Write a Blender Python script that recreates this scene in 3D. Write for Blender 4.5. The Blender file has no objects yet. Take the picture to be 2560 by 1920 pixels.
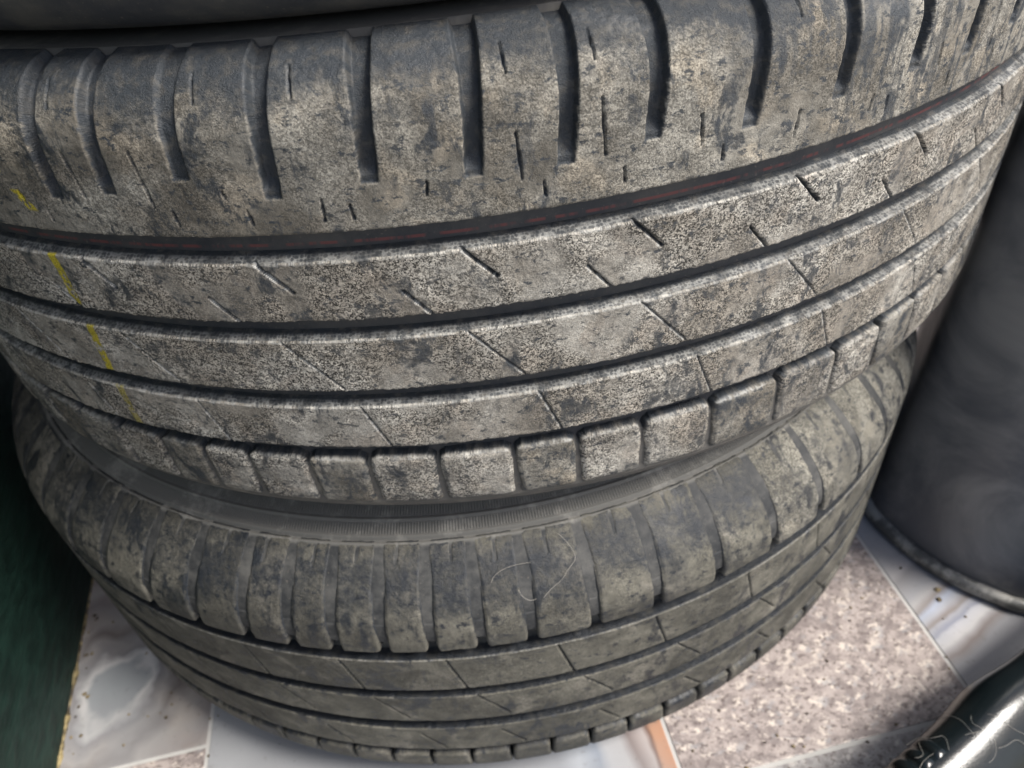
import bpy, math, random
import numpy as np
from mathutils import Vector, Matrix
R = math.radians
SC = bpy.context.scene
COL = SC.collection

# ------------------------------------------------------------------ camera, world, sun, exposure
cam_data = bpy.data.cameras.new("camera")
cam = bpy.data.objects.new("camera", cam_data)
COL.objects.link(cam)
cam.location = (-0.0079, -0.5083, 0.4431)
cam.rotation_mode = 'XYZ'
cam.matrix_world = (Matrix.Translation(cam.location) @ Matrix.Rotation(-0.0251, 4, 'Z')
                    @ Matrix.Rotation(0.865, 4, 'X') @ Matrix.Rotation(-0.1302, 4, 'Z'))
cam_data.sensor_width = 36.0
cam_data.lens = 36.0 * 0.7021
cam_data.clip_start = 0.01
cam_data.clip_end = 200.0
cam_data.dof.use_dof = True
cam_data.dof.focus_distance = 0.225
cam_data.dof.aperture_fstop = 14.0
SC.camera = cam

SUN_EL, SUN_AZ = R(50), R(112)          # azimuth measured from +Y towards +X
world = bpy.data.worlds.new("World")
SC.world = world
world.use_nodes = True
wn = world.node_tree.nodes
wl = world.node_tree.links
wn.clear()
sky = wn.new("ShaderNodeTexSky")
sky.sky_type = 'NISHITA'
sky.sun_disc = False
sky.sun_elevation = SUN_EL
sky.sun_rotation = SUN_AZ
sky.air_density = 1.0
sky.dust_density = 3.0
bg = wn.new("ShaderNodeBackground")
bg.inputs[1].default_value = 0.085
wo = wn.new("ShaderNodeOutputWorld")
wl.new(sky.outputs[0], bg.inputs[0])
wl.new(bg.outputs[0], wo.inputs[0])

sun_data = bpy.data.lights.new("sun", 'SUN')
sun_data.energy = 2.6
sun_data.angle = R(20)
sun_data.color = (1.0, 0.965, 0.91)
sun = bpy.data.objects.new("sun", sun_data)
COL.objects.link(sun)
sd = Vector((math.sin(SUN_AZ) * math.cos(SUN_EL), math.cos(SUN_AZ) * math.cos(SUN_EL), math.sin(SUN_EL)))
sun.rotation_euler = sd.to_track_quat('Z', 'Y').to_euler()
sun.location = (0.5, -1, 2)

SC.view_settings.view_transform = 'Standard'
SC.view_settings.look = 'None'
SC.view_settings.gamma = 1.0
SC.view_settings.exposure = 1.08

# ------------------------------------------------------------------ noise
def _hash(ix, iy, seed):
    h = (ix.astype(np.int64) * 374761393 + iy.astype(np.int64) * 668265263 + seed * 974711) & 0x7fffffff
    h = ((h ^ (h >> 13)) * 1274126177) & 0x7fffffff
    h = (h ^ (h >> 16)) & 0xffffff
    return h.astype(np.float32) / float(0xffffff)

def vnoise(x, y, seed=0):
    x0 = np.floor(x); y0 = np.floor(y)
    fx = (x - x0).astype(np.float32); fy = (y - y0).astype(np.float32)
    fx = fx * fx * (3 - 2 * fx); fy = fy * fy * (3 - 2 * fy)
    a = _hash(x0, y0, seed); b = _hash(x0 + 1, y0, seed)
    c = _hash(x0, y0 + 1, seed); d = _hash(x0 + 1, y0 + 1, seed)
    return (a + (b - a) * fx) * (1 - fy) + (c + (d - c) * fx) * fy

def fbm(x, y, seed=0, oct=3, gain=0.5):
    v = 0; a = 1.0; t = 0
    for k in range(oct):
        v = v + a * vnoise(x * 2 ** k + 17.3 * k, y * 2 ** k + 9.1 * k, seed + k)
        t += a; a *= gain
    return v / t

def sstep(a, b, x):
    t = np.clip((x - a) / (b - a), 0, 1)
    return t * t * (3 - 2 * t)

# ------------------------------------------------------------------ node helpers
class NT:
    def __init__(self, name):
        self.m = bpy.data.materials.new(name)
        self.m.use_nodes = True
        self.t = self.m.node_tree
        self.t.nodes.clear()
        self.out = self.t.nodes.new("ShaderNodeOutputMaterial")
        self.b = self.t.nodes.new("ShaderNodeBsdfPrincipled")
        self.l(self.b.outputs[0], self.out.inputs[0])
    def n(self, k): return self.t.nodes.new("ShaderNode" + k)
    def l(self, a, b): self.t.links.new(a, b)
    def put(self, sock, v):
        if isinstance(v, bpy.types.NodeSocket): self.l(v, sock)
        elif isinstance(v, (tuple, list)) and len(v) == 3 and sock.type == 'RGBA': sock.default_value = (*v, 1)
        else: sock.default_value = v
    def math(self, op, a, b=0.0, c=0.0, clamp=False):
        n = self.n("Math"); n.operation = op; n.use_clamp = clamp
        for i, v in enumerate((a, b, c)): self.put(n.inputs[i], v)
        return n.outputs[0]
    def mix(self, f, a, b, mode='MIX'):
        n = self.n("Mix"); n.data_type = 'RGBA'; n.blend_type = mode
        self.put(n.inputs[0], f); self.put(n.inputs[6], a); self.put(n.inputs[7], b)
        return n.outputs[2]
    def ramp(self, v, lo, hi, a=0.0, b=1.0):
        n = self.n("MapRange"); n.interpolation_type = 'SMOOTHSTEP'
        self.put(n.inputs[0], v)
        for i, x in enumerate((lo, hi, a, b)): n.inputs[i + 1].default_value = x
        return n.outputs[0]
    def coords(self, kind, scale=(1, 1, 1), rot=(0, 0, 0), loc=(0, 0, 0)):
        tc = self.n("TexCoord"); mp = self.n("Mapping")
        self.l(tc.outputs[kind], mp.inputs[0])
        mp.inputs[1].default_value = loc; mp.inputs[2].default_value = rot; mp.inputs[3].default_value = scale
        return mp.outputs[0]
    def noise(self, vec, scale, detail=3.0, rough=0.55, dist=0.0, col=False):
        n = self.n("TexNoise"); self.l(vec, n.inputs['Vector'])
        n.inputs['Scale'].default_value = scale; n.inputs['Detail'].default_value = detail
        n.inputs['Roughness'].default_value = rough; n.inputs['Distortion'].default_value = dist
        return n.outputs[1 if col else 0]
    def vor(self, vec, scale, feat='F1', rnd=1.0, out=0):
        n = self.n("TexVoronoi"); self.l(vec, n.inputs['Vector']); n.feature = feat
        n.inputs['Scale'].default_value = scale; n.inputs['Randomness'].default_value = rnd
        return n.outputs[out]
    def attr(self, name):
        n = self.n("Attribute"); n.attribute_name = name
        return n.outputs['Fac']
    def bump(self, h, strength, dist, prev=None):
        n = self.n("Bump"); n.inputs['Strength'].default_value = strength; n.inputs['Distance'].default_value = dist
        self.l(h, n.inputs['Height'])
        if prev is not None: self.l(prev, n.inputs['Normal'])
        return n.outputs[0]
    def fin(self, col, rough, nrm=None, spec=0.4):
        self.put(self.b.inputs['Base Color'], col)
        self.put(self.b.inputs['Roughness'], rough)
        self.b.inputs['Specular IOR Level'].default_value = spec
        if nrm is not None: self.l(nrm, self.b.inputs['Normal'])
        return self.m

RUBBER = (0.020, 0.022, 0.026)

def tread_material(name, dust_a, dust_b, grain=1.0, bare=(0.038, 0.044, 0.051), lip=(0.56, 0.55, 0.51), scale=1.0, lip_gain=1.0, scuffs=1.0, tan=(0.275, 0.240, 0.198)):
    k = NT(name)
    uv = k.coords('UV')
    dust = k.attr('dust'); lipa = k.attr('lip'); paint = k.attr('paint')
    # dust colour drifts between pale grey, brown and tan
    drift = k.noise(uv, 22.0 * scale, 5, 0.62, 0.6)
    dcol = k.mix(k.ramp(drift, 0.36, 0.62), dust_a, dust_b)
    dcol = k.mix(k.ramp(k.noise(uv, 60.0 * scale, 4, 0.6, 0.5), 0.52, 0.66, 0.0, 0.55), dcol, tan)
    # patches of smooth caked dust carry no grain
    smooth = k.ramp(k.noise(k.coords('UV', (1, 1, 1), (0, 0, 0.3), (0.4, 0.1, 0)), 36.0 * scale, 4, 0.55, 0.7), 0.47, 0.61)
    ga = k.math('MULTIPLY', grain, k.math('SUBTRACT', 1.0, k.math('MULTIPLY', smooth, 0.78)))
    grit = k.noise(uv, 2100.0 * scale, 3, 0.7)
    cells = k.vor(uv, 2000.0 * scale, 'F1', 1.0, 1)
    sp = k.n("SeparateColor"); k.l(cells, sp.inputs[0])
    mid = k.noise(k.coords('UV', (0.7, 1, 1)), 560.0 * scale, 4, 0.68)
    g = k.math('ADD', k.math('MULTIPLY', grit, 0.50), k.math('ADD', k.math('MULTIPLY', sp.outputs[0], 0.22), k.math('MULTIPLY', mid, 0.28)))
    dev = k.ramp(g, 0.38, 0.63, -0.90, 1.05)
    clump = k.ramp(k.noise(k.coords('UV', (0.8, 1, 1), (0, 0, 0.2)), 95.0 * scale, 5, 0.65, 0.5), 0.32, 0.68, 0.72, 1.26)
    bright = k.math('MULTIPLY', clump, k.math('ADD', 1.0, k.math('MULTIPLY', ga, dev)))
    n = k.n("VectorMath"); n.operation = 'SCALE'; k.l(dcol, n.inputs[0]); k.l(bright, n.inputs['Scale'])
    # rubbed and scraped places where rubber shows through
    uvs = k.coords('UV', (1.0, 0.55, 1), (0, 0, 0.7))
    scuff = k.noise(uvs, 110.0 * scale, 6, 0.70, 0.6)
    patch = k.noise(uv, 30.0 * scale, 3, 0.6, 0.8)
    b1 = k.math('MULTIPLY', k.ramp(scuff, 0.47, 0.62), k.ramp(patch, 0.38, 0.58))
    b2 = k.ramp(k.noise(k.coords('UV', (0.6, 1, 1), (0, 0, 0.25)), 330.0 * scale, 5, 0.72), 0.535, 0.63, 0.0, 0.95)
    bareness = k.math('MULTIPLY', k.math('MAXIMUM', b1, b2), scuffs, clamp=True)
    cover = k.math('MULTIPLY', dust, k.math('SUBTRACT', 1.0, k.math('MULTIPLY', bareness, 0.80)), clamp=True)
    brk = k.noise(uv, 520.0 * scale, 3, 0.65)
    cover = k.ramp(k.math('ADD', cover, k.math('MULTIPLY', k.math('MULTIPLY', k.math('SUBTRACT', brk, 0.5), 0.8), k.math('MULTIPLY', dust, 3.0, clamp=True))), 0.10, 0.78)
    bn = k.noise(uv, 240.0 * scale, 4, 0.6)
    bcol = k.mix(k.ramp(bn, 0.45, 0.75, 0.0, 0.5), bare, dust_b)
    base = k.mix(cover, bcol, n.outputs[0])
    # pale dust netting on the sloped groove lip
    wj = k.noise(uv, 300.0, 2, 0.5, 0.0, True)
    wm = k.n("VectorMath"); wm.operation = 'MULTIPLY_ADD'
    k.l(wj, wm.inputs[0]); wm.inputs[1].default_value = (0.0012, 0.0008, 0.0); k.l(uv, wm.inputs[2])
    net = k.vor(wm.outputs[0], 760.0, 'F1', 0.55)
    netm = k.math('MULTIPLY', k.ramp(net, 0.34, 0.62, 0.14, 0.55), k.ramp(k.noise(uv, 160, 3), 0.34, 0.60, 0.25, 1.0))
    edge = k.ramp(lipa, 0.60, 0.95)  # crest and slit-edge highlights, painted in the pale lip colour
    lm = k.math('MULTIPLY', k.ramp(lipa, 0.05, 0.45), k.math('MAXIMUM', netm, k.math('MULTIPLY', edge, k.ramp(mid, 0.36, 0.58, 0.35, 1.0))))
    base = k.mix(k.math('MULTIPLY', lm, lip_gain), base, lip)
    pcol = k.mix(k.ramp(grit, 0.4, 0.6), (0.30, 0.24, 0.015), (0.58, 0.48, 0.03))
    base = k.mix(paint, base, pcol)
    h = k.math('MULTIPLY', g, k.math('ADD', 0.25, ga))
    nb = k.bump(h, 1.0, 0.0014)
    nb = k.bump(k.noise(uv, 150.0 * scale, 5, 0.65, 0.4), 0.45, 0.0018, nb)
    rough = k.math('ADD', 0.43, k.math('MULTIPLY', cover, 0.42))
    return k.fin(base, rough, nb, 0.42)

def casing_material(name, dust, amount, red=None, serr=None, bare=(0.034, 0.037, 0.044), dusty=None):
    k = NT(name)
    uv = k.coords('UV')
    sepn = k.n("SeparateXYZ"); k.l(uv, sepn.inputs[0])
    u, s = sepn.outputs[0], sepn.outputs[1]
    p1 = k.noise(uv, 40, 5, 0.62, 0.4); p2 = k.noise(uv, 260, 4, 0.65)
    uvc = k.coords('UV', (0.3, 1, 1))
    p3 = k.noise(uvc, 90, 4, 0.6)
    cov = k.ramp(k.math('ADD', k.math('MULTIPLY', p1, 0.55), k.math('ADD', k.math('MULTIPLY', p2, 0.25), k.math('MULTIPLY', p3, 0.20))), 0.38, 0.66, 0.08, 1.0)
    cov = k.math('MULTIPLY', cov, amount)
    if dusty:       # the parts outside the grooves hold more dust
        o = k.math('MAXIMUM', k.ramp(s, dusty[0] - .002, dusty[0], 1.0, 0.0), k.ramp(s, dusty[1], dusty[1] + .002))
        cov = k.math('MULTIPLY', cov, k.math('ADD', 0.30, k.math('MULTIPLY', o, 0.70)))
        cov = k.math('MAXIMUM', cov, k.math('MULTIPLY', o, 0.50))
    base = k.mix(cov, bare, dust)
    crumb = k.ramp(k.noise(uv, 700, 2, 0.6), 0.64, 0.72)
    base = k.mix(k.math('MULTIPLY', crumb, 0.5), base, (0.16, 0.14, 0.115))
    if red:
        d = k.math('ABSOLUTE', k.math('SUBTRACT', s, k.math('ADD', red, k.math('MULTIPLY', k.math('SUBTRACT', p1, 0.5), 0.0008))))
        line = k.math('MULTIPLY', k.ramp(d, 0.0003, 0.0007, 1.0, 0.0), k.ramp(k.noise(k.coords('UV', (1, 0.2, 1)), 190, 3, 0.7), 0.40, 0.58))
        base = k.mix(k.math('MULTIPLY', line, 0.6), base, (0.22, 0.06, 0.055))
    h = k.math('ADD', k.math('MULTIPLY', p2, 1.0), k.math('MULTIPLY', p1, 0.6))
    nb = k.bump(h, 0.3, 0.0007)
    if serr:
        w = k.n("TexWave"); w.wave_type = 'BANDS'; w.bands_direction = 'X'
        k.l(uv, w.inputs['Vector']); w.inputs['Scale'].default_value = 215; w.inputs['Distortion'].default_value = 0.4
        band = None
        for lo, hi in serr:
            m = k.math('MULTIPLY', k.ramp(s, lo - .0004, lo + .0004), k.ramp(s, hi - .0004, hi + .0004, 1.0, 0.0))
            band = m if band is None else k.math('MAXIMUM', band, m)
        nb = k.bump(k.math('MULTIPLY', w.outputs[1], band), 0.65, 0.0005, nb)
    return k.fin(base, k.math('ADD', 0.66, k.math('MULTIPLY', cov, 0.2)), nb, 0.35)

# ------------------------------------------------------------------ object helpers
def empty(name, loc=(0, 0, 0)):
    o = bpy.data.objects.new(name, None); COL.objects.link(o); o.location = loc
    o.empty_display_size = 0.05
    return o

def tag(o, label=None, cat=None, group=None, kind=None):
    if label: o['label'] = label
    if cat: o['category'] = cat
    if group: o['group'] = group
    if kind: o['kind'] = kind
    return o

def mesh_obj(name, V, F, mat, parent=None, smooth=True, attrs=None, uv=None):
    me = bpy.data.meshes.new(name)
    V = np.asarray(V, np.float32); F = np.asarray(F, np.int32)
    k = F.shape[1]
    me.vertices.add(len(V)); me.vertices.foreach_set('co', V.ravel())
    me.loops.add(F.size); me.loops.foreach_set('vertex_index', F.ravel())
    me.polygons.add(len(F)); me.polygons.foreach_set('loop_start', np.arange(0, F.size, k, dtype=np.int32))
    me.polygons.foreach_set('loop_total', np.full(len(F), k, np.int32))
    me.update(calc_edges=True)
    me.polygons.foreach_set('use_smooth', np.full(len(F), smooth))
    if attrs:
        for a, v in attrs.items():
            at = me.attributes.new(a, 'FLOAT', 'POINT'); at.data.foreach_set('value', np.asarray(v, np.float32).ravel())
    if uv is not None:
        l = me.uv_layers.new(name='uv')
        l.data.foreach_set('uv', np.asarray(uv, np.float32)[F.ravel()].ravel())
    me.materials.append(mat)
    o = bpy.data.objects.new(name, me); COL.objects.link(o)
    if parent is not None: o.parent = parent
    return o

def grid_faces(nr, nc, wrap=False):
    i = np.arange(nr - 1)[:, None]; j = np.arange(nc if wrap else nc - 1)[None, :]
    j2 = (j + 1) % nc
    return np.stack([i * nc + j, i * nc + j2, (i + 1) * nc + j2, (i + 1) * nc + j], -1).reshape(-1, 4)

def box_obj(name, x0, x1, y0, y1, z0, z1, mat, parent=None, bev=0.0):
    import bmesh
    bm = bmesh.new()
    bmesh.ops.create_cube(bm, size=1.0)
    for v in bm.verts:
        v.co = Vector(((x0 + x1) / 2 + v.co.x * (x1 - x0), (y0 + y1) / 2 + v.co.y * (y1 - y0), (z0 + z1) / 2 + v.co.z * (z1 - z0)))
    if bev: bmesh.ops.bevel(bm, geom=list(bm.edges), offset=bev, segments=2, profile=0.6, affect='EDGES')
    me = bpy.data.meshes.new(name); bm.to_mesh(me); bm.free()
    me.materials.append(mat)
    o = bpy.data.objects.new(name, me); COL.objects.link(o)
    if parent is not None: o.parent = parent
    return o

# ------------------------------------------------------------------ the tyre profile
class Profile:
    """arc length s from the tread centre line; radius, height and normal angle at s (upper and lower half)"""
    def __init__(self, Rc, up, low=None):
        self.Rc = Rc
        self.half = [self._half(*up), self._half(*(low or up))]
        s, r = self.half[0][:2]
        self.s_bead = float(s[np.argmax(r < 0.212)])
        s, r = self.half[1][:2]
        self.s_bead_low = float(s[np.argmax(r < 0.212)])
    def _half(self, c0, rho, a1, R2):
        s = np.arange(0, 0.30, 1e-4); sa = c0 + rho * R(a1)
        a = np.where(s < c0, 0, np.where(s < sa, (s - c0) / rho, R(a1) + (s - sa) / R2))
        r = self.Rc - np.concatenate([[0], np.cumsum(np.sin(a))[:-1]]) * 1e-4
        z = np.concatenate([[0], np.cumsum(np.cos(a))[:-1]]) * 1e-4
        return s, r, z, a
    def at(self, s, depth):
        t = np.abs(s); sg = np.sign(s); up = s >= 0
        q = [np.where(up, np.interp(t, self.half[0][0], self.half[0][k]), np.interp(t, self.half[1][0], self.half[1][k])) for k in (1, 2, 3)]
        r, z, a = q
        return r - depth * np.cos(a), sg * (z - depth * np.sin(a))
    def xyz(self, phi, s, depth):
        r, z = self.at(s, depth)
        return np.stack([r * np.sin(phi), -r * np.cos(phi), z], -1)

def phis(lo, hi, fine, coarse=0.9):
    """angles right round the tyre, fine inside lo..hi (degrees)"""
    f = np.arange(lo, hi, fine)
    n1 = int((360 - (hi - lo)) / coarse)
    return np.radians(np.concatenate([f, np.linspace(hi, lo + 360, n1, endpoint=False)]))

def wrapdeg(d):
    return (d + 180) % 360 - 180

def slash(phi_deg, s, p0, s0, p1, s1, w, Rr):
    """masks of a slit drawn from (p0,s0) to (p1,s1), degrees and metres: the cut, and the lit edge painted along one side"""
    k = R(1) * Rr
    x = wrapdeg(phi_deg - p0) * k; y = s - s0
    dx = wrapdeg(p1 - p0) * k; dy = s1 - s0
    L2 = dx * dx + dy * dy; L = math.sqrt(L2)
    t = np.clip((x * dx + y * dy) / L2, 0, 1)
    d = np.hypot(x - t * dx, y - t * dy)
    off = (x * dy - y * dx) / L           # signed side
    edge = (1 - sstep(0.0002, 0.0006, np.abs(off - w * 0.95))) * (t > 0.02) * (t < 0.98)
    return 1 - sstep(w * 0.45, w, d), edge

def apply_slits(phi_deg, s, depth, slits, Rr, lipv=None):
    row = phi_deg[0] if phi_deg.ndim == 2 else phi_deg
    for p0, s0, p1, s1, w, d in slits:
        lo, hi = min(p0, p1) - 0.6, max(p0, p1) + 0.6
        c = np.nonzero((wrapdeg(row - lo) >= 0) & (wrapdeg(row - lo) <= hi - lo))[0]
        if not len(c): continue
        m, e = slash(phi_deg[:, c], s[:, c], p0, s0, p1, s1, w, Rr)
        depth[:, c] = np.maximum(depth[:, c], m * d)
        if lipv is not None: lipv[:, c] = np.maximum(lipv[:, c], e * 0.95 * sstep(0.30, 0.62, vnoise(s[:, c] / 0.0016, s[:, c] * 0 + p0 * 7.7, 3)))
    return depth

def rib_rows(s_bot, s_top, lip, step, D, chamf=0.00025):
    """(s, depth, lip) rows from the bottom edge of a rib to the foot of its sloped upper lip"""
    n = max(4, int((s_top - s_bot) / step))
    top = np.linspace(s_bot + chamf, s_top, n)
    rows = [(s_bot - 0.0009, D + 0.001, 0), (s_bot - 0.0003, D * 0.5, 0), (s_bot, 0.0006, 0), (s_bot + chamf * 0.5, 0.0001, 0)]
    rows += [(float(t), 0.0, 0.0) for t in top[1:]]
    if lip:
        m = max(4, int(lip / (step * 0.8)), int(D / step * 0.7))
        for q in range(1, m + 1):
            f = q / m
            lv = 0.0 if lip < 0.0012 else (0.9 if f <= 0.12 else max(0.0, 0.55 - 0.55 * max(0.0, f - 0.55) / 0.25))
            rows.append((s_top + lip * f, D * (0.25 * f + 0.75 * f ** 1.3), lv))
        rows.append((s_top + lip + 0.0006, D + 0.001, 0))
    else:
        rows += [(s_top + 0.0002, 0.0006, 0), (s_top + 0.0005, D * 0.5, 0), (s_top + 0.0009, D + 0.001, 0)]
    return np.array(rows)

def grit_height(u, s, seed, amt):
    g = fbm(u / 0.0011, s / 0.0011, seed, 2, 0.6) - 0.5
    p = fbm(u / 0.010, s / 0.007, seed + 7, 3) - 0.5
    mask = sstep(0.36, 0.60, fbm(u / 0.030, s / 0.022, seed + 13, 3))
    return amt * (g * 0.00042 * (0.35 + 0.65 * mask) + p * 0.0006), mask

def make_rib(name, prof, parent, mat, phi, s_bot, s_top, lip, step, D, slits, seed, grit=1.0, jit=0.0003, paint=None, shape=None, dust=1.0, edge_lip=True, slit_edge=True):
    rows = rib_rows(s_bot, s_top, lip, step, D)
    nr, nc = len(rows), len(phi)
    PH = np.broadcast_to(phi[None, :], (nr, nc)); S = np.repeat(rows[:, :1], nc, 1).astype(np.float64)
    U = PH * prof.Rc
    # ragged torn edges
    e1 = (fbm(U[0] / 0.0013, U[0] * 0, seed + 31, 2) - 0.5) * 2 + (fbm(U[0] / 0.012, U[0] * 0 + 5, seed + 33, 2) - 0.5)
    near_b = 1 - sstep(0.0, 0.0022, np.abs(S - s_bot)); near_t = 1 - sstep(0.0, 0.0022, np.abs(S - s_top))
    e2 = (fbm(U[0] / 0.0022, U[0] * 0 + 9, seed + 35, 2) - 0.5) * 2
    S = S + jit * (near_b * e1[None, :] + 0.7 * near_t * e2[None, :])
    dep = np.repeat(rows[:, 1:2], nc, 1)
    gh, mask = grit_height(U, S, seed, grit)
    ontop = 1 - sstep(0.0002, 0.0012, dep)
    PD = np.degrees(PH)
    cut = np.zeros_like(dep)
    lipv = np.repeat(rows[:, 2:3], nc, 1)
    if lip and edge_lip:      # crumbly edge at the very top of the lip, its highlight painted in
        lipv = np.maximum(lipv, 0.95 * (dep < 0.0004) * (1 - sstep(0.0002, 0.0008, np.abs(S - s_top))) * (0.3 + 0.7 * vnoise(U / 0.002, S / 0.002, seed + 3)))
    if slits: cut = apply_slits(PD, S, cut, slits, prof.Rc, lipv if slit_edge else None)
    dust_v = ontop * dust
    if shape is not None:
        extra, dmul = shape(PD, S)
        cut = np.maximum(cut, extra); dust_v = dust_v * dmul
    dust_v = dust_v * (1 - 0.90 * sstep(0.0002, 0.0008, cut)) * (0.80 + 0.20 * mask)
    dep = np.where(dep > 0.0013, dep, np.maximum(dep - gh, cut))
    V = prof.xyz(PH, S, dep).reshape(-1, 3)
    pt = paint(PD, S, U) * ontop if paint else np.zeros_like(dep)
    F = grid_faces(nr, nc, True)
    rl = rows[:, 0].copy(); ln = np.hypot(np.diff(rows[:, 0]), np.diff(rows[:, 1])); q = rows[:, 0] > s_top
    if lip: rl[q] = s_top + np.cumsum(np.concatenate([[0], ln]))[q] - np.cumsum(np.concatenate([[0], ln]))[q][0]
    uv = np.stack([U, S - rows[:, :1] + rl[:, None]], -1).reshape(-1, 2)
    return mesh_obj(name, V, F, mat, parent, True, {'dust': dust_v, 'lip': lipv, 'paint': pt}, uv)

def make_block(prof, parent, mat, p0, p1, s0, s1, gap0, gap1, step, D, seed, slits=(), grit=1.0, dust=1.0, lip=0.3, D1=None, gapf=None, cr=0.0016, rnd=0.0006, dustf=None):
    """one tread block: degrees p0..p1 between groove centres, gap in metres at s0 side / s1 side"""
    Rr = prof.Rc
    wid = R(p1 - p0) * Rr
    n = max(8, int(wid / step)); m = max(6, int(abs(s1 - s0) / step))
    rim = 0.0010
    a = np.concatenate([[-rim, -rim * 0.45, 0.0], np.linspace(0, 1, n)[1:-1], [0, rim * 0.45, rim]])
    ta = np.concatenate([[0, 0, 0], np.linspace(0, 1, n)[1:-1], [1, 1, 1]])
    b = np.concatenate([[-rim, -rim * 0.45, 0.0], np.linspace(0, 1, m)[1:-1], [0, rim * 0.45, rim]])
    tb = np.concatenate([[0, 0, 0], np.linspace(0, 1, m)[1:-1], [1, 1, 1]])
    offa = np.where(ta == 0, a, np.where(ta == 1, a, 0)); offb = np.where(tb == 0, b, np.where(tb == 1, b, 0))
    TB, TA = np.meshgrid(tb, ta, indexing='ij'); OB, OA = np.meshgrid(offb, offa, indexing='ij')
    gap = gap0 + (gap1 - gap0) * TB if gapf is None else np.interp(TB, gapf[0], gapf[1])
    # rounded corners: pull the sides in close to the ends
    dy = np.minimum(TB, 1 - TB) * abs(s1 - s0)
    pull = cr * (1 - np.sqrt(np.clip(1 - (1 - np.clip(dy / cr, 0, 1)) ** 2, 0, 1)))
    u0 = R(p0) * Rr + gap / 2 + pull; u1 = R(p1) * Rr - gap / 2 - pull
    U = u0 + (u1 - u0) * TA + OA
    S = s0 + (s1 - s0) * TB + OB * np.sign(s1 - s0)
    eg = np.minimum(np.minimum(TA, 1 - TA) * wid, dy)
    U = U + 0.0006 * (fbm(S / 0.003, U * 0 + p0, seed, 2) - 0.5) * (1 - sstep(0, .002, np.minimum(TA, 1 - TA) * wid))
    S = S + 0.0007 * (fbm(U / 0.0025, S * 0 + p0, seed + 1, 2) - 0.5) * (1 - sstep(0, .002, dy))
    out = np.maximum(np.abs(OA), np.abs(OB)) / rim
    dd = D if D1 is None else D + (D1 - D) * sstep(0.05, 0.3, TB)
    dep = np.where(out > 0.9, dd + 0.0008, np.where(out > 0.2, dd * 0.5, rnd * (1 - sstep(0, 0.0012 + (rnd - 0.0006) * 4, eg))))
    gh, mask = grit_height(U, S, seed, grit)
    cut = np.zeros_like(dep)
    if slits: cut = apply_slits(np.degrees(U / Rr), S, cut, slits, Rr)
    on = out < 0.1
    dep = np.where(on, np.maximum(dep - gh, cut), dep)
    if dustf: dust = np.clip(np.interp(TB, *dustf) * (0.55 + 0.9 * fbm(U / 0.02 + seed, S / 0.012, 55, 3)), 0, 1)
    dv = np.where(on, dust * (0.75 + 0.25 * mask), np.where(out < 0.9, 0.25 * dust, 0.0)) * (1 - 0.8 * sstep(0.0003, 0.001, cut))
    # pale dust and a painted highlight along the edge that faces up
    dtop = (1 - TB) * abs(s1 - s0) if s1 > s0 else TB * abs(s1 - s0)
    lv = lip * (1 - sstep(0.0003, 0.0016, dtop)) * (0.3 + 0.7 * vnoise(U / 0.003, S / 0.003, seed + 5)) * on
    V = prof.xyz(U / Rr, S, dep).reshape(-1, 3)
    F = grid_faces(V.shape[0] // len(ta), len(ta))
    if s1 < s0: F = F[:, ::-1]
    uv = np.stack([U, S], -1).reshape(-1, 2)
    return mesh_obj('tread_block', V, F, mat, parent, True, {'dust': dv, 'lip': lv, 'paint': np.zeros(len(V))}, uv)

def make_casing(prof, parent, mat, depth_fn, s_fine, dphi=0.5):
    """the tyre body: groove floors, both sidewalls, beads and the hollow inside, one closed ring"""
    sb, sl = prof.s_bead, prof.s_bead_low
    so = np.unique(np.concatenate([np.arange(-sl, sb, 0.0015), [sb], s_fine]))
    phi = np.radians(np.arange(0, 360, dphi))
    PH, S = np.meshgrid(phi, so); S = S.astype(float)
    pw = np.where(PH > np.pi, PH - 2 * np.pi, PH)
    dep = depth_fn(np.degrees(pw), S)
    Vo = prof.xyz(PH, S, dep)
    si = np.linspace(sb, -sl, 40)
    PHi, Si = np.meshgrid(phi, si)
    Vi = prof.xyz(PHi, Si, np.where((Si > sb - 0.012) | (Si < -sl + 0.012), 0.014, 0.011))
    V = np.concatenate([Vo, Vi], 0)
    nr, nc = V.shape[:2]
    F = grid_faces(nr, nc, True)
    j = np.arange(nc); j2 = (j + 1) % nc
    F = np.concatenate([F, np.stack([(nr - 1) * nc + j, (nr - 1) * nc + j2, j2, j], -1)])
    uv = np.concatenate([np.stack([pw * prof.Rc, S], -1), np.stack([PHi * prof.Rc, Si], -1)], 0).reshape(-1, 2)
    return mesh_obj('casing', V.reshape(-1, 3), F, mat, parent, True, None, uv)

def curve_tube(name, pts, rad, mat, parent=None, closed=False):
    cu = bpy.data.curves.new(name, 'CURVE'); cu.dimensions = '3D'
    sp = cu.splines.new('NURBS'); sp.points.add(len(pts) - 1)
    for p, q in zip(sp.points, pts): p.co = (*q, 1)
    sp.use_endpoint_u = True; sp.order_u = 4; sp.resolution_u = 6
    cu.bevel_depth = rad; cu.bevel_resolution = 1
    cu.materials.append(mat)
    tmp = bpy.data.objects.new(name + '_curve', cu)
    me = bpy.data.meshes.new_from_object(tmp); bpy.data.objects.remove(tmp)
    o = bpy.data.objects.new(name, me); COL.objects.link(o)
    if parent is not None: o.parent = parent
    return o

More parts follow.
